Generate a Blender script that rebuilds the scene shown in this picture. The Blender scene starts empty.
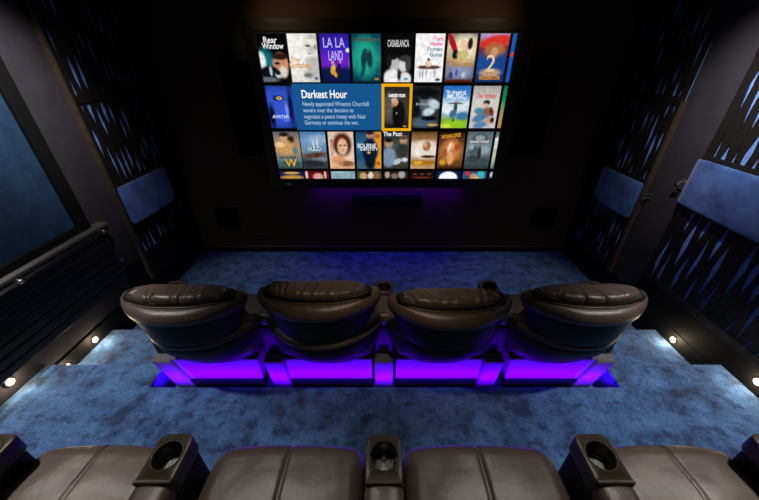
import bpy, bmesh, math, random
from mathutils import Vector, Matrix, noise
random.seed(4)
C = bpy.context.scene.collection
sc = bpy.context.scene
EYE = 2.41          # camera height over the front floor
XW = 2.65           # half width of the room
YF = 4.0            # front wall

# ------------------------------------------------------------------ materials
def lin(c):
    return tuple(((v/255)/12.92 if v/255 <= .04045 else ((v/255+.055)/1.055)**2.4) for v in c)
def mat(name, rgb, rough=.5, spec=.5, metal=0, sheen=0, emit=None, estr=0):
    m = bpy.data.materials.new(name); m.use_nodes = True
    b = m.node_tree.nodes['Principled BSDF']
    b.inputs['Base Color'].default_value = (*rgb, 1)
    b.inputs['Roughness'].default_value = rough
    b.inputs['Specular IOR Level'].default_value = spec
    b.inputs['Metallic'].default_value = metal
    b.inputs['Sheen Weight'].default_value = sheen
    if emit:
        b.inputs['Emission Color'].default_value = (*emit, 1)
        b.inputs['Emission Strength'].default_value = estr
    return m
def nodes(m): return m.node_tree.nodes, m.node_tree.links, m.node_tree.nodes['Principled BSDF']
def noise_col(m, stops, scale, detail=3, rough=.55, coord='Object', dist=0, stretch=None):
    N, L, b = nodes(m)
    tc = N.new('ShaderNodeTexCoord'); n = N.new('ShaderNodeTexNoise')
    n.inputs['Scale'].default_value = scale; n.inputs['Detail'].default_value = detail
    n.inputs['Roughness'].default_value = rough; n.inputs['Distortion'].default_value = dist
    mp = N.new('ShaderNodeMapping')
    if stretch: mp.inputs['Scale'].default_value = stretch
    L.new(tc.outputs[coord], mp.inputs['Vector']); L.new(mp.outputs['Vector'], n.inputs['Vector'])
    r = N.new('ShaderNodeValToRGB'); e = r.color_ramp.elements
    while len(e) < len(stops): e.new(.5)
    for i, (p, c) in enumerate(stops): e[i].position = p; e[i].color = (*c, 1)
    L.new(n.outputs['Fac'], r.inputs['Fac']); L.new(r.outputs['Color'], b.inputs['Base Color'])
    return n
def bump(m, scale, strength, dist=.01, detail=2, coord='Object', kind='noise', prev=None):
    N, L, b = nodes(m)
    tc = N.new('ShaderNodeTexCoord')
    if kind == 'noise':
        n = N.new('ShaderNodeTexNoise'); n.inputs['Scale'].default_value = scale; n.inputs['Detail'].default_value = detail; out = n.outputs['Fac']
    else:
        n = N.new('ShaderNodeTexVoronoi'); n.inputs['Scale'].default_value = scale; out = n.outputs['Distance']
    L.new(tc.outputs[coord], n.inputs['Vector'])
    bp = N.new('ShaderNodeBump'); bp.inputs['Strength'].default_value = strength; bp.inputs['Distance'].default_value = dist
    L.new(out, bp.inputs['Height'])
    if prev: L.new(prev.outputs['Normal'], bp.inputs['Normal'])
    L.new(bp.outputs['Normal'], b.inputs['Normal'])
    return bp

M = {}
cp = mat('plush_carpet', (.06,.14,.30), .95, .1, sheen=.25); M['carpet'] = cp
noise_col(cp, [(.34,(.010,.044,.150)),(.41,(.034,.110,.30)),(.52,(.072,.205,.50)),(.68,(.115,.290,.66))], 6.5, 5, .66, dist=0)
N, L, b = nodes(cp)
_old = b.inputs['Base Color'].links[0].from_socket
_tc = N.new('ShaderNodeTexCoord'); _n = N.new('ShaderNodeTexNoise'); _n.inputs['Scale'].default_value = 11; _n.inputs['Detail'].default_value = 4; _n.inputs['Roughness'].default_value = .6
_r = N.new('ShaderNodeValToRGB'); _r.color_ramp.elements[0].position = .36; _r.color_ramp.elements[0].color = (.34,.38,.46,1); _r.color_ramp.elements[1].position = .47; _r.color_ramp.elements[1].color = (1,1,1,1)
_n2 = N.new('ShaderNodeTexNoise'); _n2.inputs['Scale'].default_value = 120; _n2.inputs['Detail'].default_value = 2
_r2 = N.new('ShaderNodeValToRGB'); _r2.color_ramp.elements[0].position = .35; _r2.color_ramp.elements[0].color = (.55,.6,.65,1); _r2.color_ramp.elements[1].position = .62; _r2.color_ramp.elements[1].color = (1.2,1.2,1.2,1)
_m = N.new('ShaderNodeMixRGB'); _m.blend_type = 'MULTIPLY'; _m.inputs[0].default_value = 1
_m2 = N.new('ShaderNodeMixRGB'); _m2.blend_type = 'MULTIPLY'; _m2.inputs[0].default_value = 1
L.new(_tc.outputs['Object'], _n.inputs['Vector']); L.new(_tc.outputs['Object'], _n2.inputs['Vector'])
L.new(_n.outputs['Fac'], _r.inputs['Fac']); L.new(_n2.outputs['Fac'], _r2.inputs['Fac'])
L.new(_old, _m.inputs[1]); L.new(_r.outputs['Color'], _m.inputs[2]); L.new(_m.outputs[0], _m2.inputs[1]); L.new(_r2.outputs['Color'], _m2.inputs[2])
L.new(_m2.outputs[0], b.inputs['Base Color'])
b1 = bump(cp, 16, .35, .04, 4); bump(cp, 190, 1.0, .016, 2, prev=b1)
M['leather'] = mat('brown_leather', (.050,.039,.034), .33, .6)
noise_col(M['leather'], [(.3,(.078,.057,.048)),(.7,(.104,.077,.065))], 14)
b1 = bump(M['leather'], 7, .25, .02, 3); bump(M['leather'], 420, .22, .002, kind='voronoi', prev=b1)
M['leather_dark'] = mat('dark_leather', (.011,.009,.008), .5, .25); bump(M['leather_dark'], 420, .2, .002, kind='voronoi')
M['cup_plastic'] = mat('brown_plastic', (.042,.031,.020), .40, .5); bump(M['cup_plastic'], 300, .1, .001)
M['cup_inner'] = mat('cup_inner', (.012,.011,.010), .35, .5)
M['steel'] = mat('brushed_steel', (.55,.54,.52), .3, .5, 1)
M['black'] = mat('matte_black', (.008,.008,.008), .6, .3)
M['satin_black'] = mat('satin_black', (.012,.011,.011), .35, .5)
M['base_fabric'] = mat('base_fabric', (.13,.12,.14), .8, .1); bump(M['base_fabric'], 500, .3, .001)
M['plinth'] = mat('plinth_black', (.004,.004,.006), .9, .05)
M['thread'] = mat('stitch_thread', (.035,.026,.02), .7)
M['piping'] = mat('piping', (.12,.10,.09), .35, .6)
M['wall_front'] = mat('front_wall_paint', (.034,.023,.018), .9, .15)
noise_col(M['wall_front'], [(.3,(.050,.032,.018)),(.7,(.060,.039,.024))], 3)
M['wall_side'] = mat('side_wall_suede', (.050,.046,.062), .9, .15)
noise_col(M['wall_side'], [(.3,(.030,.027,.037)),(.7,(.041,.037,.050))], 6); bump(M['wall_side'], 200, .25, .002)
M['wall_dark'] = mat('dark_wall', (.012,.011,.013), .85, .2)
M['skirting'] = mat('skirting_black', (.005,.0045,.005), .7, .2)
M['base_line'] = mat('baseboard_paint', (.12,.10,.095), .4, .5)
M['lattice'] = mat('lattice_black', (.010,.008,.007), .45, .4)
M['blue_back'] = mat('blue_fabric_backing', (.16,.30,.72), .9, .2)
noise_col(M['blue_back'], [(.3,(.14,.25,.66)),(.7,(.20,.34,.80))], 9); bump(M['blue_back'], 300, .3, .002)
M['blue_pad'] = mat('blue_suede', (.06,.12,.30), .85, .25, sheen=.3)
noise_col(M['blue_pad'], [(.36,(.014,.052,.20)),(.48,(.034,.100,.34)),(.64,(.060,.150,.46))], 5, 4, .6); bump(M['blue_pad'], 240, .3, .002)
M['blue_panel'] = mat('dark_blue_suede', (.022,.055,.11), .9, .2)
noise_col(M['blue_panel'], [(.35,(.010,.034,.080)),(.65,(.017,.052,.115))], 8, 5, .65); bump(M['blue_panel'], 220, .35, .002)
M['bronze'] = mat('bronze_trim', (.09,.062,.042), .55, .4)
noise_col(M['bronze'], [(.3,(.042,.029,.021)),(.7,(.066,.047,.034))], 20)
M['slat'] = mat('slat_black', (.016,.015,.014), .33, .5)
M['ledge'] = mat('grey_ledge', (.095,.092,.088), .45, .4)
M['rail'] = mat('rail_steel', (.30,.29,.27), .35, .5, 1)
M['grille'] = mat('speaker_grille', (.004,.004,.004), .9, .1); bump(M['grille'], 500, .3, .001, kind='voronoi')
M['bezel'] = mat('bezel_black', (.004,.004,.004), .5, .3)
M['warm_led'] = mat('warm_led', (.8,.7,.5), .4, emit=(1,.78,.42), estr=9)
M['violet_led'] = mat('violet_led', (.3,.1,.6), .4, emit=(.25,.0,1), estr=3)

# ------------------------------------------------------------------ mesh helpers
def link(name, verts, faces, m, parent=None, smooth=False, bevel=0, loc=None, segs=2):
    me = bpy.data.meshes.new(name); me.from_pydata([tuple(v) for v in verts], [], faces)
    bm = bmesh.new(); bm.from_mesh(me); bmesh.ops.recalc_face_normals(bm, faces=bm.faces); bm.to_mesh(me); bm.free()
    me.materials.append(m)
    if smooth: me.polygons.foreach_set('use_smooth', [True]*len(me.polygons))
    o = bpy.data.objects.new(name, me); C.objects.link(o)
    if parent: o.parent = parent
    if loc: o.location = loc
    if bevel:
        b = o.modifiers.new('bevel', 'BEVEL'); b.width = bevel; b.segments = segs; b.limit_method = 'ANGLE'
    return o
class MB:
    def __init__(s): s.v = []; s.f = []
    def add(s, v, f):
        k = len(s.v); s.v += [Vector(p) for p in v]; s.f += [tuple(i+k for i in q) for q in f]; return s
    def box(s, x0, x1, y0, y1, z0, z1):
        return s.add([(x,y,z) for z in (z0,z1) for y in (y0,y1) for x in (x0,x1)],
                     [(0,1,3,2),(4,6,7,5),(0,4,5,1),(2,3,7,6),(0,2,6,4),(1,5,7,3)])
    def prism(s, poly, z0, z1):
        n = len(poly)
        return s.add([(x,y,z0) for x,y in poly]+[(x,y,z1) for x,y in poly],
            [tuple(range(n))[::-1], tuple(range(n,2*n))]+[(i,(i+1)%n,n+(i+1)%n,n+i) for i in range(n)])
    def tube(s, pts, r, n=10):
        pts = [Vector(p) for p in pts]; k = len(s.v); up0 = Vector((0,0,1))
        for i, p in enumerate(pts):
            t = (pts[min(i+1,len(pts)-1)]-pts[max(i-1,0)]).normalized()
            u = t.cross(up0 if abs(t.z) < .9 else Vector((1,0,0))).normalized(); w = t.cross(u)
            s.v += [p+(u*math.cos(a)+w*math.sin(a))*r for a in [2*math.pi*j/n for j in range(n)]]
        for i in range(len(pts)-1):
            for j in range(n): s.f.append((k+i*n+j, k+i*n+(j+1)%n, k+(i+1)*n+(j+1)%n, k+(i+1)*n+j))
        s.f.append(tuple(k+j for j in range(n))); s.f.append(tuple(k+(len(pts)-1)*n+j for j in range(n)))
        return s
    def loops(s, loops, cap0=True, cap1=True):
        k = len(s.v); n = len(loops[0])
        for l in loops: s.v += [Vector(p) for p in l]
        for i in range(len(loops)-1):
            for j in range(n): s.f.append((k+i*n+j, k+i*n+(j+1)%n, k+(i+1)*n+(j+1)%n, k+(i+1)*n+j))
        if cap0: s.f.append(tuple(k+j for j in range(n)))
        if cap1: s.f.append(tuple(k+(len(loops)-1)*n+j for j in range(n)))
        return s
    def out(s, name, m, parent=None, **kw): return link(name, s.v, s.f, m, parent, **kw)

def rbox(cx, cy, cz, a, b, c, r, n=(16,16,10), deform=None):
    """rounded box, half sizes a,b,c, as a dense grid so that it can be deformed"""
    mb = MB(); idx = {}
    def coord(i, n, h):
        t = 2*i/n-1; t = .55*math.sin(t*math.pi/2)+.45*t
        return t*h
    nx, ny, nz = n
    def vid(i, j, k):
        if (i,j,k) in idx: return idx[(i,j,k)]
        p = Vector((coord(i,nx,a), coord(j,ny,b), coord(k,nz,c)))
        rr = min(r, a, b, c)*.999
        q = Vector((max(-(a-rr), min(a-rr, p.x)), max(-(b-rr), min(b-rr, p.y)), max(-(c-rr), min(c-rr, p.z))))
        d = p-q
        if d.length > 1e-7: p = q+d.normalized()*rr
        if deform: p = deform(p)
        mb.v.append(Vector((p.x+cx, p.y+cy, p.z+cz))); idx[(i,j,k)] = len(mb.v)-1
        return idx[(i,j,k)]
    for i in range(nx):
        for j in range(ny):
            for k in (0, nz): mb.f.append((vid(i,j,k),vid(i+1,j,k),vid(i+1,j+1,k),vid(i,j+1,k)))
    for i in range(nx):
        for k in range(nz):
            for j in (0, ny): mb.f.append((vid(i,j,k),vid(i+1,j,k),vid(i+1,j,k+1),vid(i,j,k+1)))
    for j in range(ny):
        for k in range(nz):
            for i in (0, nx): mb.f.append((vid(i,j,k),vid(i,j+1,k),vid(i,j+1,k+1),vid(i,j,k+1)))
    return mb

def tag(o, label=None, cat=None, group=None, kind=None):
    if label: o['label'] = label
    if cat: o['category'] = cat
    if group: o['group'] = group
    if kind: o['kind'] = kind
    return o
def empty(name, loc, label, cat, group=None):
    o = bpy.data.objects.new(name, None); C.objects.link(o); o.location = loc; o.empty_display_size = .1
    return tag(o, label, cat, group)
def copy_tree(o, parent=None):
    c = o.copy(); C.objects.link(c)
    if parent: c.parent = parent
    for ch in [x for x in C.objects if x.parent == o]: copy_tree(ch, c)
    return c
def struct(o): o['kind'] = 'structure'; return o

# ------------------------------------------------------------------ room shell
struct(MB().box(-XW-.1, XW+.1, -2.7, YF+.1, -.1, 0).out('floor', M['carpet']))
def platform(poly, z0, z1):
    o = MB().prism(poly, z0, z1).out('floor', M['carpet'], bevel=.012, segs=3); return struct(o)
platform([(-XW,-2.6),(XW,-2.6),(XW,2.24),(-XW,2.24)], 0, .17)
platform([(-XW,-2.6),(XW,-2.6),(XW,1.664),(1.725,1.664),(1.725,1.462),(-1.715,1.462),(-1.715,1.664),(-XW,1.664)], .17, .37)
CEIL = 3.05
struct(MB().box(-XW-.1, XW+.1, YF, YF+.12, 0, CEIL).out('wall_front', M['wall_front']))
struct(MB().box(-XW-.12, -XW, -2.7, YF, 0, CEIL).out('wall_left', M['wall_side']))
struct(MB().box(XW, XW+.12, -2.7, YF, 0, CEIL).out('wall_right', M['wall_side']))
struct(MB().box(-XW, XW, -2.72, -2.6, 0, CEIL).out('wall_back', M['wall_dark']))
struct(MB().box(-XW-.12, XW+.12, -2.72, YF+.12, CEIL, CEIL+.1).out('ceiling', M['wall_dark']))
# front baseboard: black board with a lighter rounded top edge
bb = struct(MB().box(-XW, XW, YF-.018, YF, 0, .080).out('baseboard_front', M['skirting']))
struct(MB().box(-XW, XW, YF-.022, YF, .080, .088).out('trim_1', M['base_line'], bevel=.002))
# dark skirting panels along the side walls below the wall decoration
struct(MB().box(-XW, -XW+.012, -2.6, YF-.03, 0, .31).out('baseboard_left', M['skirting'], bevel=.003))
struct(MB().box(-XW, -XW+.008, 2.615, YF-.03, .31, .60).out('trim_2', M['skirting'], bevel=.002))
struct(MB().box(XW-.012, XW, -2.6, YF-.03, 0, .31).out('baseboard_right', M['skirting'], bevel=.003))
struct(MB().box(XW-.008, XW, -2.6, 2.64, .31, .56).out('trim_3', M['skirting'], bevel=.002))

# ------------------------------------------------------------------ lattice wall panels
def lattice_mesh(mb, sx, y0, y1, z0, z1, pitch, gmax, seed, length=.42, x_in=.008, x_out=.020):
    """black board between y0..y1, z0..z1 on the wall at side sx, cut through by spindle-shaped openings"""
    rnd = random.Random(seed)
    n = max(2, round((y1-y0)/pitch)); pitch = (y1-y0)/n
    dz = .02; nz = max(4, round((z1-z0)/dz)); dz = (z1-z0)/nz
    gaps = []
    for k in range(n+1):
        if k in (0, n): gaps.append([0]*(nz+1)); continue
        g = [0]*(nz+1); z = -rnd.random()*length*.8
        if k % 2: z -= length*.3
        while z < z1-z0:
            L = length*rnd.uniform(.7, 1.25); pk = rnd.uniform(.3, .45) if rnd.random() < .7 else rnd.uniform(.55,.7); gm = gmax*rnd.uniform(.6, 1.1)
            for i in range(nz+1):
                zz = i*dz
                if z < zz < z+L:
                    t = (zz-z)/L
                    g[i] = gm*(t/pk if t < pk else (1-t)/(1-pk))
            z += L+rnd.uniform(.0, .02)
        for i in (0, nz): g[i] = 0
        gaps.append(g)
    lean = [rnd.uniform(-.004, .004) for _ in range(n+1)]
    for k in range(n):
        c0, c1 = y0+k*pitch, y0+(k+1)*pitch
        rows = []
        for i in range(nz+1):
            s0 = 0 if k == 0 else lean[k]*math.sin(i*.35+k); s1 = 0 if k+1 == n else lean[k+1]*math.sin(i*.35+k+1)
            a = c0+s0+gaps[k][i]/2; b = c1+s1-gaps[k+1][i]/2
            z = z0+i*dz
            xa = sx*(XW-x_in); xb = sx*(XW-x_out)
            rows.append([(xa,a,z),(xb,a,z),(xb,b,z),(xa,b,z)])
        mb.loops(rows)
def wall_panel(name, sx, y0, y1, secs, cush, label, near_side, seed, joints, pitch=.072, gmax=.046, length=.46, trim_z=None, trim=True):
    root = empty(name, (sx*XW, (y0+y1)/2, secs[0][0]), label, 'wall panel', 'lattice wall panels')
    off = Vector((-sx*XW, -(y0+y1)/2, -secs[0][0]))
    def put(mb, nm, m, **kw):
        mb.v = [v+off for v in mb.v]; return mb.out(nm, m, root, **kw)
    put(MB().box(*sorted((sx*(XW-.001), sx*(XW-.006))), y0, y1, secs[0][0], secs[-1][1]), 'backing_fabric', M['blue_back'])
    for i, (a, b) in enumerate(secs):
        mb = MB(); lattice_mesh(mb, sx, y0, y1, a, b, pitch, gmax, seed+i, length)
        put(mb, 'lattice_board', M['lattice'])
    for (a0, a1), (b0, b1) in zip(secs, secs[1:]):
        if b0-a1 > .2: put(MB().box(*sorted((sx*(XW-.007), sx*(XW-.020))), y0, y1, a1, b0), 'cushion_board', M['lattice'])
    for z in joints: put(MB().box(*sorted((sx*(XW-.006), sx*(XW-.030))), y0, y1, z-.025, z+.025), 'crossbar', M['lattice'], bevel=.003)
    if trim:
        ty = (y0-.035, y0) if near_side == 'low' else (y1, y1+.035)
        tz = trim_z or (secs[0][0], secs[-1][1])
        put(MB().box(*sorted((sx*(XW-.001), sx*(XW-.040))), *ty, *tz), 'edge_trim', M['bronze'], bevel=.003)
    return root
def cushion_pad(sx, y0, y1, z0, z1, label, thick=.045):
    root = empty('wall_cushion', (sx*(XW-.021), (y0+y1)/2, z0), label, 'wall cushion', 'blue padded wall cushions')
    a, b, c = thick/2, (y1-y0)/2, (z1-z0)/2
    def bow(p):
        p = p.copy()
        if p.x*sx < 0: p.x += -sx*.022*(1-(p.y/b)**2)
        return p
    o = rbox(-sx*a, 0, c, a, b, c, .008, (6,24,10), bow).out('padding', M['blue_pad'], root, smooth=True)
    # stitched edge seam following the top front edge
    pts = [(-sx*(thick+.022*(1-(t/b)**2))+sx*.006, t, 2*c-.001) for t in [(-1+2*i/20)*b*.985 for i in range(21)]]
    MB().tube(pts, .004, 8).out('top_piping', M['blue_pad'], root, smooth=True)
    return root
ZA = EYE
wall_panel('lattice_panel', -1, 2.925, 3.95, [(.30,.945),(1.365,2.10),(2.15,3.03)], None,
    'black lattice panel over blue fabric on the left wall beside the screen', 'low', 11, [2.125,1.36,.95,.31], trim=True)
cushion_pad(-1, 2.96, 3.69, .955, 1.345, 'blue suede wall cushion on the left wall lattice panel')
wall_panel('lattice_panel', 1, 3.045, 3.95, [(.30,.965),(1.365,2.08),(2.13,3.03)], None,
    'black lattice panel with slim openings on the right wall, farther from camera near the screen', 'low', 31, [2.105,1.36,.97,.31], trim_z=(.30,2.11))
cushion_pad(1, 3.07, 3.69, .975, 1.350, 'smaller dark blue suede wall cushion on the right wall, near the screen')
wall_panel('lattice_panel', 1, .75, 2.62, [(.585,1.325),(1.735,2.45),(2.50,3.03)], None,
    'large black lattice panel with bright blue openings on the right wall beside the seats', 'high', 47, [2.475,1.73,1.33,.59], pitch=.078, gmax=.052, length=.56, trim=False)
cushion_pad(1, .80, 2.61, 1.34, 1.72, 'largest light blue suede wall cushion, cut off by the right edge of the photo')
# chrome brackets on the right wall by the cushions
def bracket(y, z, label, s=1):
    r = empty('wall_bracket', (XW, y, z), label, 'bracket', 'small chrome brackets on the right wall')
    MB().box(-.012, 0, -.03*s, .03*s, -.045*s, .045*s).out('mounting_plate', M['steel'], r, bevel=.003)
    MB().tube([(-.01,0,.028*s),(-.05,0,.028*s),(-.062,0,.018*s),(-.062,0,-.018*s),(-.05,0,-.028*s),(-.01,0,-.028*s)], .0075, 10).out('loop_arm', M['steel'], r, smooth=True)
    MB().tube([(-.062,-.022*s,0),(-.062,.022*s,0)], .011, 12).out('knob', M['satin_black'], r, smooth=True)
bracket(2.68, 1.475, 'chrome bracket on right wall beside the large light blue cushion')
bracket(2.955, 1.265, 'chrome bracket on right wall beside the smaller dark blue cushion', .7)

# ------------------------------------------------------------------ left wall: framed blue panel, ledge, slats, rail
r = empty('fabric_panel', (-XW, 1.4, 1.19), 'large dark blue fabric panel in a black frame on the left wall', 'wall panel')
off = Vector((XW, -1.4, -1.19))
def put(mb, nm, m, root, off, **kw): mb.v = [v+off for v in mb.v]; return mb.out(nm, m, root, **kw)
put(MB().box(-XW, -XW+.012, .35, 2.42, 1.20, 2.85), 'fabric', M['blue_panel'], r, off)
fr = MB().box(-XW, -XW+.045, 2.41, 2.515, 1.10, 2.94).box(-XW, -XW+.045, .25, .36, 1.10, 2.94)
fr.box(-XW, -XW+.045, .36, 2.41, 2.84, 2.94).box(-XW, -XW+.045, .36, 2.41, 1.150, 1.205)
put(fr, 'frame', M['bezel'], r, off, bevel=.004)

r = empty('slatted_panel', (-XW, 1.6, .535), 'black horizontal slatted panel with grey ledge below the framed blue panel', 'slatted panel')
off = Vector((XW, -1.6, -.535))
put(MB().box(-XW, -XW+.100, .3, 2.625, 1.118, 1.143), 'ledge', M['ledge'], r, off, bevel=.005)
put(MB().box(-XW+.004, -XW+.10, .3, 2.605, 1.075, 1.118), 'ledge_apron', M['satin_black'], r, off, bevel=.003)
sl = MB()
for i in range(7):
    z = 1.055-i*.075
    # slat leaning outward, its top edge proud of the wall
    sl.add([(-XW+.02,.3,z),(-XW+.068,.3,z-.004),(-XW+.072,.3,z-.066),(-XW+.02,.3,z-.066),
            (-XW+.02,2.59,z),(-XW+.068,2.59,z-.004),(-XW+.072,2.59,z-.066),(-XW+.02,2.59,z-.066)],
           [(0,1,2,3),(7,6,5,4),(0,4,5,1),(1,5,6,2),(2,6,7,3),(3,7,4,0)])
put(sl, 'slats', M['slat'], r, off, bevel=.005)
put(MB().box(-XW+.002, -XW+.03, .3, 2.605, .535, 1.078), 'back_board', M['black'], r, off)
r = empty('handrail', (-XW+.165, 1.5, 1.118), 'thin metal handrail running below the grey ledge on the left wall', 'handrail')
MB().tube([(0,-1.1,0),(0,1.0,0)], .011, 12).out('rail_tube', M['rail'], r, smooth=True)
for y in (.245, .985, -.6):
    MB().tube([(-.062,y,-.012),(-.03,y,.010),(0,y,0)], .009, 10).tube([(0,y-.018,0),(0,y+.018,0)], .016, 12).out('bracket', M['rail'], r, smooth=True)
o = MB().box(-.02,.0,-.02,.02,-.02,.02).out('wall_switch', M['steel'], bevel=.004, loc=(-XW+.025, 2.66, .70))
tag(o, 'tiny metal fitting low on left wall past the slatted panel', 'wall fitting')

# ------------------------------------------------------------------ step lights
def step_light(sx, y, z, label):
    r = empty('step_light', (sx*(XW-.014), y, z), label, 'step light', 'round recessed step lights')
    def ring(rad, x, n=24): return [(-sx*x, rad*math.cos(2*math.pi*i/n), rad*math.sin(2*math.pi*i/n)) for i in range(n)]
    MB().loops([ring(.030,0), ring(.030,.006), ring(.0245,.008), ring(.0245,.003)], True, False).out('bezel_ring', M['steel'], r, smooth=False)
    MB().loops([ring(.024,.002), ring(.023,.012), ring(.014,.020)]).out('lens', M['warm_led'], r, smooth=True)
    l = bpy.data.lights.new('step_lamp', 'POINT'); l.energy = 1.7; l.color = (1,.80,.5); l.shadow_soft_size = .015
    lo = bpy.data.objects.new('step_lamp', l); C.objects.link(lo); lo.parent = r; lo.location = (-sx*.045, 0, 0)
for sx, s in ((-1,'left'), (1,'right')):
    step_light(sx, 1.425, .475, 'glowing step light on the %s wall over the wide upper step, nearest camera' % s)
    step_light(sx, 2.04, .238, 'glowing step light on the %s wall over the lower step, by the front row' % s)
step_light(-1, 1.745, .235, 'small glowing step light on left wall, half hidden behind the upper step edge')

# ------------------------------------------------------------------ front wall equipment
def tower(xc, label):
    r = empty('wall_speaker', (xc, YF, 1.39), label, 'speaker', 'slim wall speakers flanking the screen')
    MB().box(-.155, .155, -.10, 0, 0, 1.04).out('cabinet', M['satin_black'], r, bevel=.006)
    MB().box(-.145, .145, -.108, -.10, .012, 1.028).out('grille', M['grille'], r, bevel=.003)
    MB().tube([(0,-.106,.925),(0,-.114,.925)], .012, 16).out('tweeter', M['steel'], r, smooth=True)
    return r
tower(-1.625, 'slim black wall speaker left of the television')
tower(1.76, 'slim black wall speaker right of the television')
def sub(xc, label):
    r = empty('subwoofer', (xc, YF, .38), label, 'speaker', 'square in-wall speakers near the floor')
    MB().box(-.165, .165, -.020, 0, 0, .335).out('frame', M['bezel'], r, bevel=.004)
    MB().box(-.15, .15, -.026, -.02, .015, .320).out('grille', M['grille'], r)
    MB().box(-.165, .165, -.024, 0, .335, .340).out('top_lip', M['base_line'], r)
sub(-2.17, 'square black in-wall speaker low on front wall, left of screen')
sub(2.22, 'square black in-wall speaker low on front wall, right of screen')
r = empty('wall_socket', (-1.72, YF, .27), 'small dark wall socket above the baseboard on the front wall', 'wall socket')
MB().box(-.085, .085, -.008, 0, -.04, .04).out('cover_plate', M['bezel'], r, bevel=.003)
MB().box(-.075, .07, -.012, -.008, .018, .028).out('socket', M['base_line'], r)
r = empty('center_speaker', (.04, YF, .725), 'wide black centre speaker on the wall below the television', 'speaker')
MB().box(-.47, .47, -.09, 0, 0, .20).out('cabinet', M['satin_black'], r, bevel=.006)
MB().box(-.455, .455, -.098, -.09, .012, .188).out('grille', M['grille'], r)
MB().tube([(-.40,-.097,.10),(-.40,-.104,.10)], .007, 12).out('indicator', M['steel'], r)

# ------------------------------------------------------------------ television
TVX, TVZ = .035, EYE-1.40
tv = empty('television', (TVX, YF-.03, TVZ), 'huge wall-mounted television showing a wall of film posters', 'television')
W2, H = 1.475, 1.775      # half width, height
MB().box(-W2, W2, -.055, .03, 0, H).out('housing', M['bezel'], tv, bevel=.006)
bz = MB().box(-W2, -1.385, -.066, -.055, 0, H).box(1.385, W2, -.066, -.055, 0, H)
bz.box(-1.385, 1.385, -.066, -.055, 0, .115).box(-1.385, 1.385, -.066, -.055, H-.11, H).out('bezel', M['bezel'], tv, bevel=.003)
MB().box(-1.285, -1.225, -.069, -.066, .045, .056).out('badge', M['steel'], tv)
scr = MB().box(-1.38, 1.38, -.058, -.055, .118, H-.113).out('screen', M['black'], tv)
PY = -.060
def emat(name, rgb, s=1):
    m = bpy.data.materials.new(name); m.use_nodes = True; N = m.node_tree.nodes; N.clear()
    e = N.new('ShaderNodeEmission'); o = N.new('ShaderNodeOutputMaterial'); m.node_tree.links.new(e.outputs[0], o.inputs[0])
    e.inputs['Color'].default_value = (*rgb, 1); e.inputs['Strength'].default_value = s; return m
pm = emat('poster_pixels', (1,1,1), 1.0)
at = pm.node_tree.nodes.new('ShaderNodeVertexColor'); at.layer_name = 'picture'
pm.node_tree.links.new(at.outputs['Color'], pm.node_tree.nodes['Emission'].inputs['Color'])
_tm = {}
def tmat(hexc):
    if hexc not in _tm: _tm[hexc] = emat('text_'+hexc, lin(hx(hexc)), 1.0)
    return _tm[hexc]
def hx(h): return tuple(int(h[i:i+2], 16) for i in (0,2,4))
def text(s, x, z, size, hexc, name='title_text', align='CENTER', sx=1.0, y=PY-.003, rot=0, bold=0):
    cu = bpy.data.curves.new('t', 'FONT'); cu.body = s; cu.size = size; cu.align_x = align; cu.align_y = 'CENTER'; cu.offset = bold
    tmp = bpy.data.objects.new('t', cu); C.objects.link(tmp)
    bpy.context.view_layer.update()
    me = bpy.data.meshes.new_from_object(tmp.evaluated_get(bpy.context.evaluated_depsgraph_get()))
    bpy.data.objects.remove(tmp); bpy.data.curves.remove(cu)
    me.materials.clear(); me.materials.append(tmat(hexc)); me.name = name
    o = bpy.data.objects.new(name, me); C.objects.link(o); o.parent = scr
    o.location = (x, y, z); o.rotation_euler = (math.pi/2, rot, 0); o.scale = (sx, 1, 1)
    return o
def poster(x0, z1, w, h, bg, blobs, crop=(0,1,0,1), seed=0, res=(36,52), ns=.09):
    u0, u1, v0, v1 = crop
    nx = max(2, int(res[0]*(u1-u0))); ny = max(2, int(res[1]*(v1-v0)))
    V = []; cols = []
    B = []
    for b in blobs:
        B.append((b[0],b[1],b[2],b[3],lin(hx(b[4])), b[5] if len(b) > 5 else .35, b[6] if len(b) > 6 else 0))
    g = [lin(hx(c)) for c in bg]
    for j in range(ny+1):
        v = v0+(v1-v0)*j/ny
        for i in range(nx+1):
            u = u0+(u1-u0)*i/nx
            V.append((x0+(u-u0)*w, PY, z1-(v-v0)*h))
            t = v*(len(g)-1); k = min(int(t), len(g)-2); t -= k
            c = [g[k][q]*(1-t)+g[k+1][q]*t for q in range(3)]
            nn = 1+ns*2.4*noise.noise(Vector((u*9, v*13, seed*3.7)))+ns*2*noise.noise(Vector((u*22, v*30, seed)))
            for cx, cy, rx, ry, col, soft, rot in B:
                dx, dy = u-cx, (v-cy)*1.44
                if rot: dx, dy = dx*math.cos(rot)+dy*math.sin(rot), -dx*math.sin(rot)+dy*math.cos(rot)
                d = math.sqrt((dx/rx)**2+(dy/(ry*1.44))**2)
                a = max(0, min(1, (1+soft/2-d)/soft)); c = [c[q]*(1-a)+col[q]*a for q in range(3)]
            cols.append([max(0, q*nn) for q in c]+[1])
    F = [(j*(nx+1)+i, j*(nx+1)+i+1, (j+1)*(nx+1)+i+1, (j+1)*(nx+1)+i) for j in range(ny) for i in range(nx)]
    me = bpy.data.meshes.new('movie_poster'); me.from_pydata(V, [], F); me.materials.append(pm)
    ca = me.color_attributes.new('picture', 'FLOAT_COLOR', 'POINT')
    for i, c in enumerate(cols): ca.data[i].color = c
    o = bpy.data.objects.new('movie_poster', me); C.objects.link(o); o.parent = scr
    return o
CW, CH = .302, .440
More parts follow.
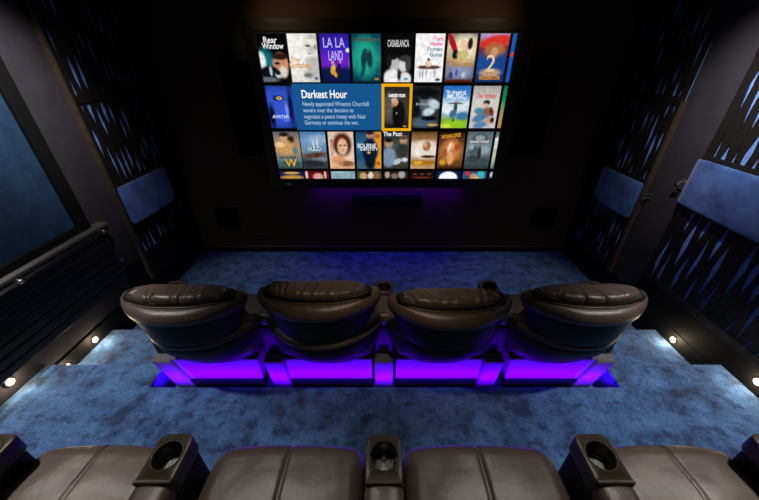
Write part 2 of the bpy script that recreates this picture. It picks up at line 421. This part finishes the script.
XL = [-.003+.333*(i-4) - TVX for i in range(9)]; XL[0] += .018
ZT = [EYE+z-TVZ for z in (.246, -.231, -.712, -1.186)]
SK = 'd9a582'
R1 = [
 (['050507','050507','0a0a0c'], [(.2,.62,.3,.3,'0f6f7a',.6),(.08,.55,.14,.18,'e6eef0',.5),(.75,.62,.28,.22,'c98a6c',.4),(.75,.46,.28,.07,'2a1712',.4),(.62,.6,.1,.03,'241510'),(.3,.78,.35,.13,'0c0f16'),(.35,.76,.05,.1,'b9c4cc'),(.62,.84,.12,.07,'c3c9cf',.5),(.8,.78,.14,.12,'dcd0c6',.5),(.6,.8,.1,.05,'15161a'),(.25,.95,.3,.05,'6a6d74',.9)],
   [('Rear',.45,.13,.075,'f2f2f2'),('Window',.52,.25,.075,'f2f2f2')]),
 (['efece4','f3f1ec','dcdad5'], [(.86,.2,.28,.22,'c9c6c0',.5),(.8,.17,.2,.07,'e5e2db',.5),(.68,.24,.09,.025,'3a3835'),(.93,.27,.04,.05,'8a8782'),(.72,.4,.05,.015,'4a4744'),(.9,.55,.36,.1,'b9b7b2',.6),(.85,.8,.35,.22,'bfbdb9',.6),(.6,.85,.16,.05,'77746f',.7),(.88,.92,.06,.035,'2d5f8f')],
   [('The',.2,.52,.06,'d9921e'),('Godfather',.33,.64,.075,'d98a10')]),
 (['2a1a8c','3420b8','5a1fc0','101850','0c1440'], [(.5,.55,.8,.12,'6a22c8',.9),(.5,.82,.9,.12,'0c1746',.5),(.4,.72,.075,.11,'e6b020',.3,.3),(.46,.82,.06,.08,'d69a18',.3,-.5),(.4,.58,.045,.035,'d9a582'),(.62,.68,.05,.11,'1c1838'),(.66,.57,.04,.03,'c98a6c'),(.95,.33,.06,.04,'ffffff',.5),(.96,.6,.012,.26,'8b80d8')],
   [('LA LA',.48,.19,.12,'c3b8f4'),('LAND',.52,.45,.125,'c3b8f4')]),
 (['0a3a44','0e5e66','12807a','0c5460','062a36'], [(.45,.48,.36,.36,'22a890',.9),(.5,.12,.4,.03,'4a5a50',.9),(.4,.52,.10,.22,'0a3c44',.5,.1),(.6,.5,.11,.2,'10343e',.5,-.1),(.36,.78,.06,.14,'0b3f48',.6,.4),(.46,.33,.05,.04,'0d4a50'),(.56,.34,.05,.04,'3c6a60'),(.85,.93,.08,.02,'b08838')], []),
 (['0a0a0a','0c0c0c','060606'], [(.38,.62,.17,.16,'b9b9b9',.4),(.3,.46,.2,.07,'101010'),(.2,.55,.09,.14,'1a1a1a'),(.68,.64,.16,.14,'d2d2d2',.4),(.76,.5,.2,.07,'303030'),(.86,.62,.1,.16,'3c3c3c'),(.3,.93,.3,.2,'f0f0f0',.3),(.76,.94,.22,.15,'e2e2e2',.3),(.55,.85,.07,.12,'222222',.5),(.8,.93,.08,.03,'3c96c0')],
   [('CASABLANCA',.5,.2,.085,'d0d0d0')]),
 (['f4f2f4','f4f3f4','eeecee'], [(.5,.68,.42,.045,'5a3a34',.2),(.48,.6,.12,.07,'e0c8b8',.4),(.48,.52,.05,.03,'4a3028'),(.3,.82,.03,.1,'9a9aa0',.5),(.2,.82,.02,.1,'777a80',.5),(.42,.8,.04,.1,'b8b8c0',.5),(.72,.8,.03,.1,'a0a0a8',.5),(.84,.95,.1,.03,'3a3020')],
   [('Tom',.76,.1,.05,'e23c80'),('Hanks',.70,.2,.05,'e23c80'),('Forrest',.67,.31,.052,'4a8a9a'),('Gump',.72,.42,.052,'4a8a9a')]),
 (['7a7068','d8c8a8','b8a070','6a6a80','4a2a14'], [(.62,.3,.38,.26,'f0e4c4',.8),(.18,.2,.1,.26,'a81824',.3,-.5),(.3,.42,.12,.1,'14141c',.3),(.6,.24,.18,.1,'e8c0a0',.3,.5),(.78,.2,.09,.12,'2a1812',.3),(.56,.42,.2,.09,'c8b878',.4),(.5,.8,.45,.14,'8890b0',.8),(.4,.8,.05,.08,'4a50a0',.5),(.65,.84,.06,.06,'c0c4d8',.5),(.2,.85,.08,.08,'383c70',.5),(.5,.97,.5,.03,'5a1c0c')],
   [('THE GREATEST',.55,.53,.036,'c8963c'),('SHOWMAN',.55,.62,.064,'b8822e')]),
 (['c0a0b8','7a2a38','203c78','16387c','14306c'], [(.5,.06,.6,.05,'a890c8',.6),(.55,.16,.55,.13,'d83428',.3,-.15),(.55,.34,.34,.16,'a8683c',.4),(.55,.36,.13,.09,'c89868',.5),(.2,.66,.3,.2,'1c4a94',.6),(.8,.6,.25,.2,'1a4488',.6),(.5,.8,.35,.09,'b89a78',.5),(.5,.92,.5,.05,'1c2c50',.4)],
   [('2',.47,.62,.22,'e0c8a0'),('PADDINGTON',.5,.91,.052,'e8a018')]),
]
R1x = (['1c58b0','1a54ac','1c58b0'], [(.1,.42,.1,.04,'c83c30')], [])
R2 = {
 0: (['101838','2040b0','3050c8','1830a0','0a1440'], [(.4,.5,.6,.5,'3454cc',.8),(.42,.28,.22,.07,'16266c',.4),(.46,.28,.1,.035,'d8d048',.4),(.46,.28,.035,.025,'101010'),(.85,.5,.1,.4,'0c1440',.8),(.68,.55,.06,.16,'6a8cf0',.7),(.62,.8,.14,.04,'5070e0',.5),(.1,.7,.12,.3,'060a20',.8)], [('AVATAR',.42,.72,.05,'c8d8ff')]),
 5: (['1c1f22','20262b','2a3238','151a20'], [(.4,.36,.28,.2,'5a6468',.6),(.45,.16,.5,.11,'0c0e10',.4),(.4,.28,.2,.03,'0e1012',.4),(.12,.5,.16,.3,'101418',.6),(.78,.42,.22,.1,'bcd0d8',.5,.4),(.6,.6,.22,.09,'c4d4dc',.5,-.3),(.4,.86,.5,.12,'4a5a6c',.7),(.62,.76,.3,.06,'0a0c10',.4),(.78,.92,.2,.03,'c0a048')], [('D U N K I R K',.45,.42,.034,'b0b8c0')]),
 6: (['2468b8','3c86cc','c0d8e4','9cc0d0','78a838','74b020'], [(.2,.55,.3,.1,'e6eef2',.6,.4),(.8,.5,.3,.1,'d6e4ea',.6,-.4),(.8,.7,.25,.1,'3a70a0',.6),(.5,.92,.6,.12,'8cc028',.5),(.2,.95,.2,.05,'d0d840',.7),(.5,.4,.3,.018,'20222a',.4),(.5,.37,.045,.035,'c8a080',.4),(.5,.5,.07,.13,'28404c',.4),(.42,.65,.13,.11,'386c88',.4,.5),(.46,.8,.03,.05,'181818')], [('The Sound of',.45,.14,.04,'f0f4f8'),('MUSIC',.5,.24,.075,'e8f0f8')]),
 7: (['a8a09c','cfc9c4','d0cac6','c8c2c0'], [(.55,.38,.13,.06,'2a1c18',.4),(.52,.46,.1,.06,'dcb49c',.4),(.6,.62,.2,.13,'8c5c40',.5),(.78,.6,.08,.12,'5a3424',.4,-.4),(.3,.58,.18,.08,'4088a0',.5),(.35,.75,.28,.1,'4c78a0',.5,-.3),(.42,.92,.28,.08,'5080b0',.5,-.2),(.75,.82,.17,.08,'c09880',.4),(.85,.8,.08,.07,'2c1a14',.4)], [('The Holiday',.5,.23,.068,'d03c3c')]),
 8: (['10704a','108a58','9a8860','c09050'], [], []),
}
R3 = [
 (['586068','a08870','b08c58','5c7c80','283c3c'], [(.42,.17,.16,.1,'d0a080',.4),(.42,.07,.2,.06,'2a1c14',.4),(.66,.2,.14,.1,'2c1c14',.6,.5),(.42,.42,.3,.2,'c89860',.5),(.2,.34,.2,.07,'e8c890',.6),(.78,.5,.1,.1,'4c8084',.6),(.55,.85,.4,.08,'305050',.7)], [('WONDER',.45,.69,.05,'2c2418'),('W',.55,.84,.14,'e8a820')]),
 (['4878b0','7098c0','6888a0','4a4c50','303438'], [(.7,.2,.4,.12,'90acc8',.8),(.55,.42,.22,.05,'3c5a74',.5),(.5,.34,.03,.15,'d8e4ec',.4),(.66,.3,.025,.15,'d8e4ec',.4),(.5,.62,.5,.07,'5c4030',.5,-.12),(.6,.62,.1,.05,'3c2c24',.4),(.7,.75,.4,.06,'787c80',.6,-.1),(.4,.85,.5,.1,'24282c',.6)], [('HUGO',.52,.45,.075,'c8dce8')]),
 (['d8c0a8','dcd0c0','e0ccb4','d8a070'], [(.55,.34,.38,.32,'5c2414',.3),(.55,.4,.2,.22,'dcb08c',.3),(.48,.36,.06,.02,'38180c'),(.65,.36,.06,.02,'38180c'),(.56,.48,.03,.05,'b07c58'),(.35,.75,.3,.12,'d89468',.6),(.7,.86,.3,.08,'8c5830',.5),(.45,.85,.1,.06,'b08868',.4)], [('MISSION',.12,.4,.05,'c04c30',1.57)]),
 (['203c60','2c6890','1c5078','40606c'], [(.88,.5,.2,.6,'e09820',.5),(.55,.1,.13,.08,'c08c6c',.4),(.55,.04,.13,.04,'20140c'),(.55,.5,.33,.34,'0c1c34',.3),(.55,.8,.22,.22,'0a1424',.4),(.5,.55,.06,.035,'d8a050'),(.85,.12,.1,.06,'b05818',.5),(.88,.85,.08,.05,'a04c18',.5)], [('BOURNE',.42,.37,.068,'dce8f0'),('IDENTITY',.5,.46,.05,'dce8f0')]),
 (['181c1c','444c48','4c4c48','30302c'], [(.2,.3,.16,.12,'a88470',.4),(.2,.22,.16,.06,'1c1410'),(.78,.24,.14,.12,'b89078',.4),(.78,.14,.17,.07,'5a4430'),(.75,.5,.24,.2,'303430',.4),(.2,.68,.28,.26,'7890a8',.4),(.55,.8,.18,.07,'b8c4d0',.4,-.5),(.85,.75,.12,.06,'c8d0d4',.4)], [('The Post',.35,.06,.07,'f4f4f4')]),
 (['5c3818','9c7048','e8dccc','e0d0c0','a87820','c09870'], [(.5,.46,.5,.22,'e8d8c8',.6),(.62,.38,.16,.13,'a8643c',.4),(.56,.32,.06,.1,'ccaa88',.4),(.3,.55,.2,.08,'f0e8e0',.5),(.5,.83,.5,.06,'a86c14',.5),(.3,.83,.2,.05,'d8a030',.5),(.7,.66,.3,.04,'38200c',.5)], [('THE HELP',.5,.17,.04,'806038')]),
 (['140c08','5c3418','985c30','8c5024','281c0c'], [(.5,.5,.35,.3,'c88048',.6),(.5,.38,.12,.1,'dca070',.5),(.42,.42,.05,.16,'f0d8b8',.5,.3),(.74,.4,.12,.1,'a04c28',.5),(.25,.55,.12,.12,'a8582c',.5),(.5,.7,.12,.18,'dca068',.5),(.2,.82,.12,.08,'c89830',.6),(.8,.84,.12,.08,'604014',.6)], [('INDIANA JONES',.45,.11,.058,'e8a030',-.12)]),
 (['506068','6c7c84','70808a','485860','2c383c'], [(.5,.18,.3,.12,'3a4448',.3),(.5,.16,.2,.07,'8c989c',.4),(.5,.26,.32,.03,'7c6058',.4),(.3,.5,.2,.12,'485860',.5),(.75,.48,.2,.12,'90a0a4',.6),(.55,.6,.08,.22,'2a2c30',.4),(.3,.72,.22,.1,'30403c',.5),(.75,.8,.22,.12,'3c4c4c',.5),(.2,.4,.1,.08,'98a4a8',.5)], [('JURASSIC WORLD',.5,.26,.034,'d0d4d4')]),
 (['4c6058','80a090','c0c8b8','507060'], [(.1,.3,.2,.15,'d8e0d8',.5)], []),
]
R4 = [
 (['141c48','1c3478'], [(.5,.18,.45,.06,'c08c40',.6),(.5,.05,.3,.03,'d8a850',.5)], []),
 (['600c14','8c2030'], [(.08,.1,.05,.12,'e0d0d0',.4),(.55,.16,.2,.1,'d89c98',.4),(.85,.1,.04,.12,'e0c8c8',.4)], []),
 (['88a8b0','7c9ca8'], [(.4,.03,.3,.02,'a8c4c8',.6)], []),
 (['405020','586838'], [(.25,.14,.14,.1,'c8a080',.4),(.55,.12,.12,.1,'e0d0c0',.4),(.8,.12,.12,.1,'8c5c40',.4),(.42,.05,.06,.05,'5c1810',.4)], []),
 (['201c1c','48403c'], [(.15,.1,.1,.09,'b09c90',.4),(.45,.14,.13,.08,'7c6c64',.4),(.75,.1,.14,.1,'a8a09c',.4)], []),
 (['180c0c','24100e'], [(.2,.08,.08,.02,'6c3c30',.5),(.5,.08,.08,.02,'6c3c30',.5),(.8,.08,.08,.02,'6c3c30',.5),(.5,.18,.4,.02,'7c2c20',.5)], []),
 (['0c2048','10284c'], [(.5,.2,.38,.19,'f4f8fc',.12)], []),
 (['2c4468','3c7898'], [(.2,.06,.1,.06,'c82c28',.4),(.45,.16,.14,.1,'c09078',.4),(.75,.1,.16,.12,'38b0c0',.5),(.6,.2,.1,.05,'e0b040',.5)], []),
 (['103c3c','1c5848'], [(.15,.1,.1,.08,'d8e0d8',.4)], []),
]
def titles(T, x0, z1):
    for t in T:
        s, cx, cy, size, col = t[:5]; rot = t[5] if len(t) > 5 else 0
        o = text(s, x0+cx*CW, z1-cy*CH, size, col, rot=rot, bold=.0012)
        wd = max(v.co.x for v in o.data.vertices)-min(v.co.x for v in o.data.vertices)
        lim = (.74 if len(s) > 4 else .5)*CW*(1.3 if rot > 1 else 1)
        if wd > lim: o.scale[0] = lim/wd
for i, (bg, bl, T) in enumerate(R1): poster(XL[i], ZT[0], CW, CH, bg, bl, seed=i, crop=(.03 if i == 0 else 0,1,0,1)); titles(T, XL[i], ZT[0])
poster(XL[8], ZT[0], CW, CH, *R1x[:2], crop=(0,.13,0,1), seed=9)
for i, (bg, bl, T) in R2.items():
    crop = (0,.13,0,1) if i == 8 else (0,1,0,1)
    poster(XL[i], ZT[1], CW, CH, bg, bl, crop=crop, seed=20+i); titles(T, XL[i], ZT[1])
for i, (bg, bl, T) in enumerate(R3):
    crop = (0,.13,0,1) if i == 8 else (0,1,0,1)
    poster(XL[i], ZT[2], CW, CH, bg, bl, crop=crop, seed=40+i); titles(T, XL[i], ZT[2])
for i, (bg, bl, T) in enumerate(R4):
    poster(XL[i], ZT[3], CW, CH, bg, bl, crop=(0,.13 if i == 8 else 1,0,.215), seed=60+i)
# information panel and the selected poster with its amber outline
ix0, ix1 = XL[1]-.018, XL[4]-.026
iz1, iz0 = ZT[1]+.022, ZT[1]-CH-.022
MB().box(ix0, ix1, PY-.0005, PY+.001, iz0, iz1).out('info_panel', emat('panel_blue', lin((22,84,140)), 1), scr)
text('Darkest Hour', ix0+.095, iz1-.108, .112, 'ffffff', 'info_title', 'LEFT', bold=.002, sx=.80)
for k, s in enumerate(['Newly appointed Winston Churchill','wavers over the decision to','negotiate a peace treaty with Nazi','Germany or continue the war.']):
    text(s, ix0+.095, iz1-.205-k*.066, .064, 'a8c8e4', 'info_text', 'LEFT', sx=.80, bold=.0004)
sx0, sx1 = XL[4]-.024, XL[4]+CW+.018
z1, z0 = iz1, iz0-.01; t = .03
am = emat('amber_outline', lin((240,172,14)), 1)
fr = MB().box(sx0, sx1, PY-.001, PY+.001, z1-t, z1).box(sx0, sx1, PY-.001, PY+.001, z0, z0+t)
fr.box(sx0, sx0+t, PY-.001, PY+.001, z0+t, z1-t).box(sx1-t, sx1, PY-.001, PY+.001, z0+t, z1-t).out('selection_frame', am, scr)
sw = sx1-sx0-2*t
p = poster(sx0+t, z1-t, sw, (z1-z0)-2*t, ['24201e','3c3630','3a3834','0c0c0c'], [(.2,.5,.3,.3,'585450',.9),(.58,.66,.26,.34,'0e0d0d',.3),(.55,.46,.2,.14,'141212',.4),(.42,.36,.13,.09,'c89878',.35),(.4,.31,.12,.05,'d8ac8c',.4),(.36,.44,.08,.03,'a87858',.4),(.5,.62,.02,.015,'e0e0e0'),(.84,.95,.08,.015,'a89040')], seed=77)
o = text('DARKEST HOUR', sx0+t+sw*.5, z1-t-.09, .042, 'f8f8f8', bold=.0022); o.scale[0] = .60
# violet LED strip behind the lower part of the television
MB().box(-1.0, 1.0, -.035, -.025, -.006, .001).out('led_strip', M['violet_led'], tv)

# ------------------------------------------------------------------ recliners
def ring_sec(w, yc, d, z, n=56, e=3.2, bend=0, tilt=0):
    out = []
    for i in range(n):
        a = 2*math.pi*i/n; cx, sy = math.cos(a), math.sin(a)
        x = w*math.copysign(abs(cx)**(2/e), cx); y = d*math.copysign(abs(sy)**(2/e), sy)
        u = abs(x)/w
        out.append((x, yc+y*(1-.40*u**2)+bend*u**2.2, z+tilt*u**2))
    return out
def back_loft(secs, **kw):
    L = []
    for s in secs: L.append(ring_sec(*s[:4], bend=s[4], tilt=s[5] if len(s) > 5 else 0, e=s[6] if len(s) > 6 else 3.2))
    return MB().loops(L)
def make_recliner(rng):
    root = empty('recliner', (0,0,0), None, 'recliner')
    L, D = M['leather'], M['leather_dark']
    # base: pale fabric panel at the rear over a black plinth
    MB().box(-.325, .325, .15, .60, .10, .325).out('base', M['base_fabric'], root, bevel=.006)
    MB().box(-.33, .33, .135, .61, .0, .105).out('plinth', M['plinth'], root, bevel=.006)
    # lower back: wide wrapping shell
    back_loft([(.30,.25,.08,.300,.02),(.330,.240,.115,.308,.03),(.345,.215,.125,.35,.05),(.365,.165,.13,.44,.08),(.390,.105,.135,.54,.12),
               (.406,.070,.128,.615,.165),(.410,.062,.122,.660,.174),(.380,.06,.10,.668,.17)]).out('lower_back', D, root, smooth=True)
    back_loft([(.380,.05,.10,.640,.17),(.409,.062,.125,.655,.17),(.417,.058,.128,.662,.172),(.419,.056,.127,.674,.175),(.414,.057,.121,.690,.175),(.400,.062,.110,.702,.17),(.37,.06,.09,.708,.15),(.30,.08,.06,.710,.10)]).out('lower_back_rim', L, root, smooth=True)
    # upper back with winged rim
    back_loft([(.22,.10,.10,.690,.04),(.275,.065,.128,.694,.05),(.300,.052,.135,.712,.06),(.322,.044,.132,.76,.07),(.350,.034,.128,.83,.085),
               (.376,.024,.121,.892,.097),(.382,.022,.116,.925,.10),(.35,.03,.09,.93,.10)]).out('backrest', D, root, smooth=True)
    back_loft([(.35,.03,.09,.900,.10),(.379,.023,.121,.898,.098),(.390,.018,.124,.906,.101),(.396,.015,.122,.935,.105),(.393,.018,.114,.960,.105),(.380,.026,.100,.980,.10),(.35,.036,.08,.986,.085),(.26,.04,.05,.978,.06)]).out('backrest_rim', L, root, smooth=True)
    # dark band under the headrest, and a bright piping line
    rbox(0, .042, .983, .340, .075, .036, .033, (30,12,6), lambda p: Vector((p.x, p.y*(1-.45*(abs(p.x)/.345)**3)+.055*(abs(p.x)/.345)**2.2, p.z))).out('headrest_band', D, root, smooth=True)
    pts = [(x, .042-.078*(1-.45*(abs(x)/.345)**3)+.055*(abs(x)/.345)**2.2  , .992) for x in [-.27+.54*i/30 for i in range(31)]]
    MB().tube(pts, .0032, 8).out('piping', M['piping'], root, smooth=True)
    # headrest pillow with gathered pleats
    ph = rng.random()*6; pl = [(-.25+.085*i+rng.uniform(-.025,.025), rng.uniform(.4,1.1), rng.uniform(-.5,.5)) for i in range(7)]
    def pil(p):
        q = p.copy(); u = abs(p.x)/.315
        q.y = p.y*(1-.60*u**3)+.045*u**2.2
        q.z += .012*(1-u**2)-.024*u**4
        rear = max(0, min(1, (-p.y+.09)/.15))
        for px, am, sl in pl:
            dxx = p.x-px-sl*(p.y)
            q.z -= .010*am*math.exp(-(dxx/.010)**2)*rear*(p.z > 0); q.y += .008*am*math.exp(-(dxx/.010)**2)*rear
            q.z += .005*am*math.exp(-((dxx-.022)/.014)**2)*rear*(p.z > 0)
        q.z += .005*noise.noise(Vector((p.x*9+ph, p.y*11, 0)))
        return q
    rbox(0, .052, 1.012, .312, .080, .032, .031, (110,26,10), pil).out('headrest', L, root, smooth=True)
    # seat cushion with centre seam
    def seat(p):
        q = p.copy(); top = p.z > .02
        u = p.x/.34; v = p.y/.30
        if top:
            q.z += .018*(1-u*u)+.010
            q.z -= .011*math.exp(-(p.x/.008)**2)
            q.z -= .050*max(0, v-.30)**1.5
            q.z += .004*noise.noise(Vector((p.x*7+ph, p.y*7, 2)))
        if p.y > .2: q.y += .018*(1-abs(u)**3)-.006*math.exp(-(p.x/.008)**2)
        return q
    rbox(0, .378, .475, .338, .28, .085, .070, (120,30,12), seat).out('seat', L, root, smooth=True)
    st = MB()
    for sx in (-.0085, .0085):
        for i in range(34):
            y = .17+i*.0135
            v = (y-.378)/.30; z = .475+.085+.028-.0035-.050*max(0, v-.30)**1.5
            if y < .60: st.box(sx-.0009, sx+.0009, y, y+.008, z-.006, z+.0006)
    st.out('stitching', M['thread'], root)
    rbox(0, .625, .26, .33, .045, .155, .035, (20,8,14)).out('footrest', L, root, smooth=True)
    # inner back cushion seen from the front
    rbox(0, .19, .76, .29, .05, .18, .045, (16,8,12), lambda p: Vector((p.x, p.y-.10*(p.z/.2)+.02, p.z))).out('back_cushion', L, root, smooth=True)
    return root
def make_console(lean=0):
    root = empty('armrest_console', (0,0,0), None, 'armrest')
    w = .072
    rbox(0, .40, .475, .066, .205, .148, .022, (6,16,10)).out('body', M['leather_dark'], root, smooth=True)
    rbox(0, .350, .165, .071, .225, .165, .014, (6,16,12), lambda p: Vector((p.x+lean*(.5-p.z/.33), p.y, p.z))).out('foot', M['base_fabric'], root, smooth=True)
    # sewn leather arm pad
    rbox(0, .325, .655, w, .125, .046, .030, (10,24,6), lambda p: Vector((p.x, p.y, p.z+(.010*(1-(p.x/w)**2) if p.z > 0 else 0)))).out('arm_pad', M['leather'], root, smooth=True)
    # cup section: rounded plate with a real well
    n = 64; y0, y1 = .438, .620; yc = .533; rr = .035
    def rrect(hw, ya, yb, r_f, r_b, z):
        pts = []
        for i in range(n):
            a = 2*math.pi*i/n; dx, dy = math.cos(a), math.sin(a)
            s = 9
            rf = r_f if dy > 0 else r_b
            hx_, hy = hw, (yb-yc if dy > 0 else yc-ya)
            t = min(hx_/max(1e-6, abs(dx)), hy/max(1e-6, abs(dy)))
            x, y = dx*t, dy*t
            ix, iy = hx_-rf, hy-rf
            if abs(x) > ix and abs(y) > iy:
                # intersect ray with corner arc
                cx, cy = math.copysign(ix, dx), math.copysign(iy, dy)
                B = dx*cx+dy*cy; Cc = cx*cx+cy*cy-rf*rf
                t = B+math.sqrt(max(0, B*B-Cc)); x, y = dx*t, dy*t
            pts.append((x, yc+y, z))
        return pts
    def circ(rad, z): return [(rad*math.cos(2*math.pi*i/n), yc+rad*math.sin(2*math.pi*i/n), z) for i in range(n)]
    zt = .712
    MB().loops([rrect(w-.002,y0,y1-.004,rr,.006,.625), rrect(w,y0,y1,rr,.008,.633), rrect(w,y0,y1,rr,.008,zt-.010), rrect(w-.003,y0+.003,y1-.003,rr-.003,.006,zt-.003), rrect(w-.008,y0+.007,y1-.008,rr-.008,.005,zt),
                circ(.0585,zt), circ(.0575,zt+.0025), circ(.0545,zt+.0025), circ(.0530,zt-.002)], True, False).out('cup_plate', M['cup_plastic'], root, smooth=True)
    MB().loops([circ(.0530,zt-.002), circ(.0515,zt-.02), circ(.049,zt-.078), circ(.044,zt-.082)], False, True).out('cup_holder', M['cup_inner'], root, smooth=False)
    MB().box(-w+.004, w-.004, y0-.006, y0+.010, .690, .721).out('ridge', M['cup_plastic'], root, bevel=.005)
    m = MB()
    for i in range(5): m.tube([(-.03+.015*i, yc-.02, .6325),(-.022+.015*i, yc+.02, .6325)], .003, 6)
    m.tube([(0,yc,.6305),(0,yc,.6325)], .034, 28).out('cup_base', M['steel'], root)
    return root

PITCH = .833
rows = [(1.455, .17, 'front'), (.115, .37, 'rear')]
flab = ['black-brown leather recliner at the left end of the front row',
        'black-brown leather recliner left of the middle armrest in the front row',
        'black-brown leather recliner right of the middle armrest, sitting lowest in the front row',
        'black-brown leather recliner at the right end of the front row']
rlab = ['brown leather recliner seat at left end of the rear row, nearest camera on left',
        'brown leather recliner seat just left of the middle cup holder, rear row',
        'brown leather recliner seat just right of the middle cup holder, rear row',
        'brown leather recliner seat at right end of the rear row, cut off by photo']
fc = ['armrest at the left end of the front row, mostly hidden by the recliner',
      'narrow armrest between the first and second recliners from left, front row',
      'tall brown armrest in the middle of the front row',
      'armrest between the two right-hand recliners of the front row, dark tip showing',
      'armrest at the right end of the front row, mostly hidden by the recliner']
rcn = ['dark armrest cut off by the left edge of the photo, rear row',
      'armrest with cup holder left of the middle one in the rear row',
      'middle armrest with cup holder at bottom centre of the photo, rear row',
      'armrest with cup holder right of the middle one in the rear row',
      'dark armrest cut off by the right edge of the photo, rear row']
protos = [make_recliner(random.Random(5+i)) for i in range(4)]
cons = [make_console(k) for k in (.12, .045, 0, -.045, -.12)]
for y, z, nm in rows:
    for i in range(4):
        o = protos[i] if nm == 'front' else copy_tree(protos[i])
        o.location = ((i-1.5)*PITCH+(-.025,0,0,.025)[i]*(nm == 'front'), y, z)
        o['label'] = (flab if nm == 'front' else rlab)[i]; o['group'] = 'leather recliners in the %s row' % nm
    for i in range(5):
        o = cons[i] if nm == 'front' else copy_tree(cons[i])
        o.location = ((i-2)*PITCH+((.08,-.02,0,.02,-.08)[i] if nm == 'rear' else 0), y, z)
        o['label'] = (fc if nm == 'front' else rcn)[i]; o['group'] = 'armrests with cup holders in the %s row' % nm
# the end seats of the rear row are narrower
for o in C.objects:
    if o.parent and o.name.split('.')[0] in ('seat','footrest','stitching') and o.parent.get('group','').endswith('rear row') and abs(o.parent.location.x) > 1:
        if o.name.split('.')[0] != 'stitching': o.scale = (.89, 1, 1)
# small differences between the four front-row backs
for i, (dy, dz) in enumerate([(0,0),(.02,.012),(-.02,-.015),(0,.004)]):
    for ch in protos[i].children:
        if ch.name.split('.')[0] in ('backrest','backrest_rim','headrest','headrest_band','piping'): ch.location = (0, dy, dz)

# ------------------------------------------------------------------ lights
def area(name, loc, size, sy, energy, col, aim, spread=math.pi):
    l = bpy.data.lights.new(name, 'AREA'); l.shape = 'RECTANGLE'; l.size = size; l.size_y = sy; l.energy = energy; l.color = col; l.spread = spread
    o = bpy.data.objects.new(name, l); C.objects.link(o); o.location = loc
    o.rotation_euler = (Vector(aim)-Vector(loc)).to_track_quat('-Z', 'Y').to_euler(); return o
def spot(name, loc, energy, col, aim, deg, blend=.6, r=.03):
    l = bpy.data.lights.new(name, 'SPOT'); l.energy = energy; l.color = col; l.spot_size = math.radians(deg); l.spot_blend = blend; l.shadow_soft_size = r
    o = bpy.data.objects.new(name, l); C.objects.link(o); o.location = loc
    o.rotation_euler = (Vector(aim)-Vector(loc)).to_track_quat('-Z', 'Y').to_euler(); return o
# violet LED strip running along the recess behind the front row
r = empty('led_strip', (0, 1.466, .325), 'violet light strip along the carpeted recess behind the front row', 'light strip')
MB().box(-1.69, 1.69, 0, .006, -.006, .006).out('led_tape', M['violet_led'], r)
o = area('recess_strip_light', (0, 1.480, .306), 3.36, .05, 42, (.105,0,1), (0, 1.80, .41), math.radians(120))
# violet strip behind the television
area('tv_strip_light', (0.05, YF-.12, .985), 1.9, .03, 4.8, (.10,.0,1), (0.05, YF, .25))
WC = (1,.93,.86)
for sx in (-1, 1):
    spot('overhead_spot', (sx*1.75, 1.95, CEIL-.03), 165, WC, (sx*2.75, 2.40, 2.15), 64, 1)
    spot('overhead_spot', (sx*2.35, 1.25, CEIL-.03), 230, WC, (sx*2.15, 1.0, 0), 78, 1, .06)
    spot('overhead_spot', (sx*1.0, 1.35, CEIL-.03), 75, WC, (sx*.65, .50, .95), 44, .8, .06)  # added pair, no known fitting: puts sheen on the inner rear seats
    spot('overhead_spot', (sx*1.7, 3.1, CEIL-.03), 60, WC, (sx*1.6, 2.95, 0), 50, .9)
spot('overhead_spot', (0, -.25, CEIL-.03), 5, WC, (0, .6, 0), 100, .9)
for sx in (-1, 1): spot('overhead_spot', (sx*1.2, 3.35, CEIL-.03), 9, (1,.68,.36), (sx*.9, 4.0, 2.5), 100, 1)
spot('overhead_spot', (0, 1.15, CEIL-.03), 46, (1,.78,.5), (0, 1.72, 1.0), 52, 1)  # added warm fill, no known fitting: brightens the middle front-row backs and armrest
spot('overhead_spot', (0, 3.1, CEIL-.03), 18, WC, (0, 2.9, 0), 50, .9)
w = bpy.data.worlds.new('world'); sc.world = w; w.use_nodes = True
w.node_tree.nodes['Background'].inputs[0].default_value = (.02,.02,.025,1)

# ------------------------------------------------------------------ camera
cd = bpy.data.cameras.new('camera'); cam = bpy.data.objects.new('camera', cd); C.objects.link(cam)
cd.sensor_width = 36; cd.lens = 315/759*36; cd.shift_x = -4.5/759; cd.clip_start = .02
cam.location = (0, 0, EYE); cam.rotation_euler = (math.radians(90-30.9), 0, 0)
sc.camera = cam
sc.view_settings.view_transform = 'Standard'; sc.view_settings.look = 'None'; sc.view_settings.exposure = 0; sc.view_settings.gamma = 1
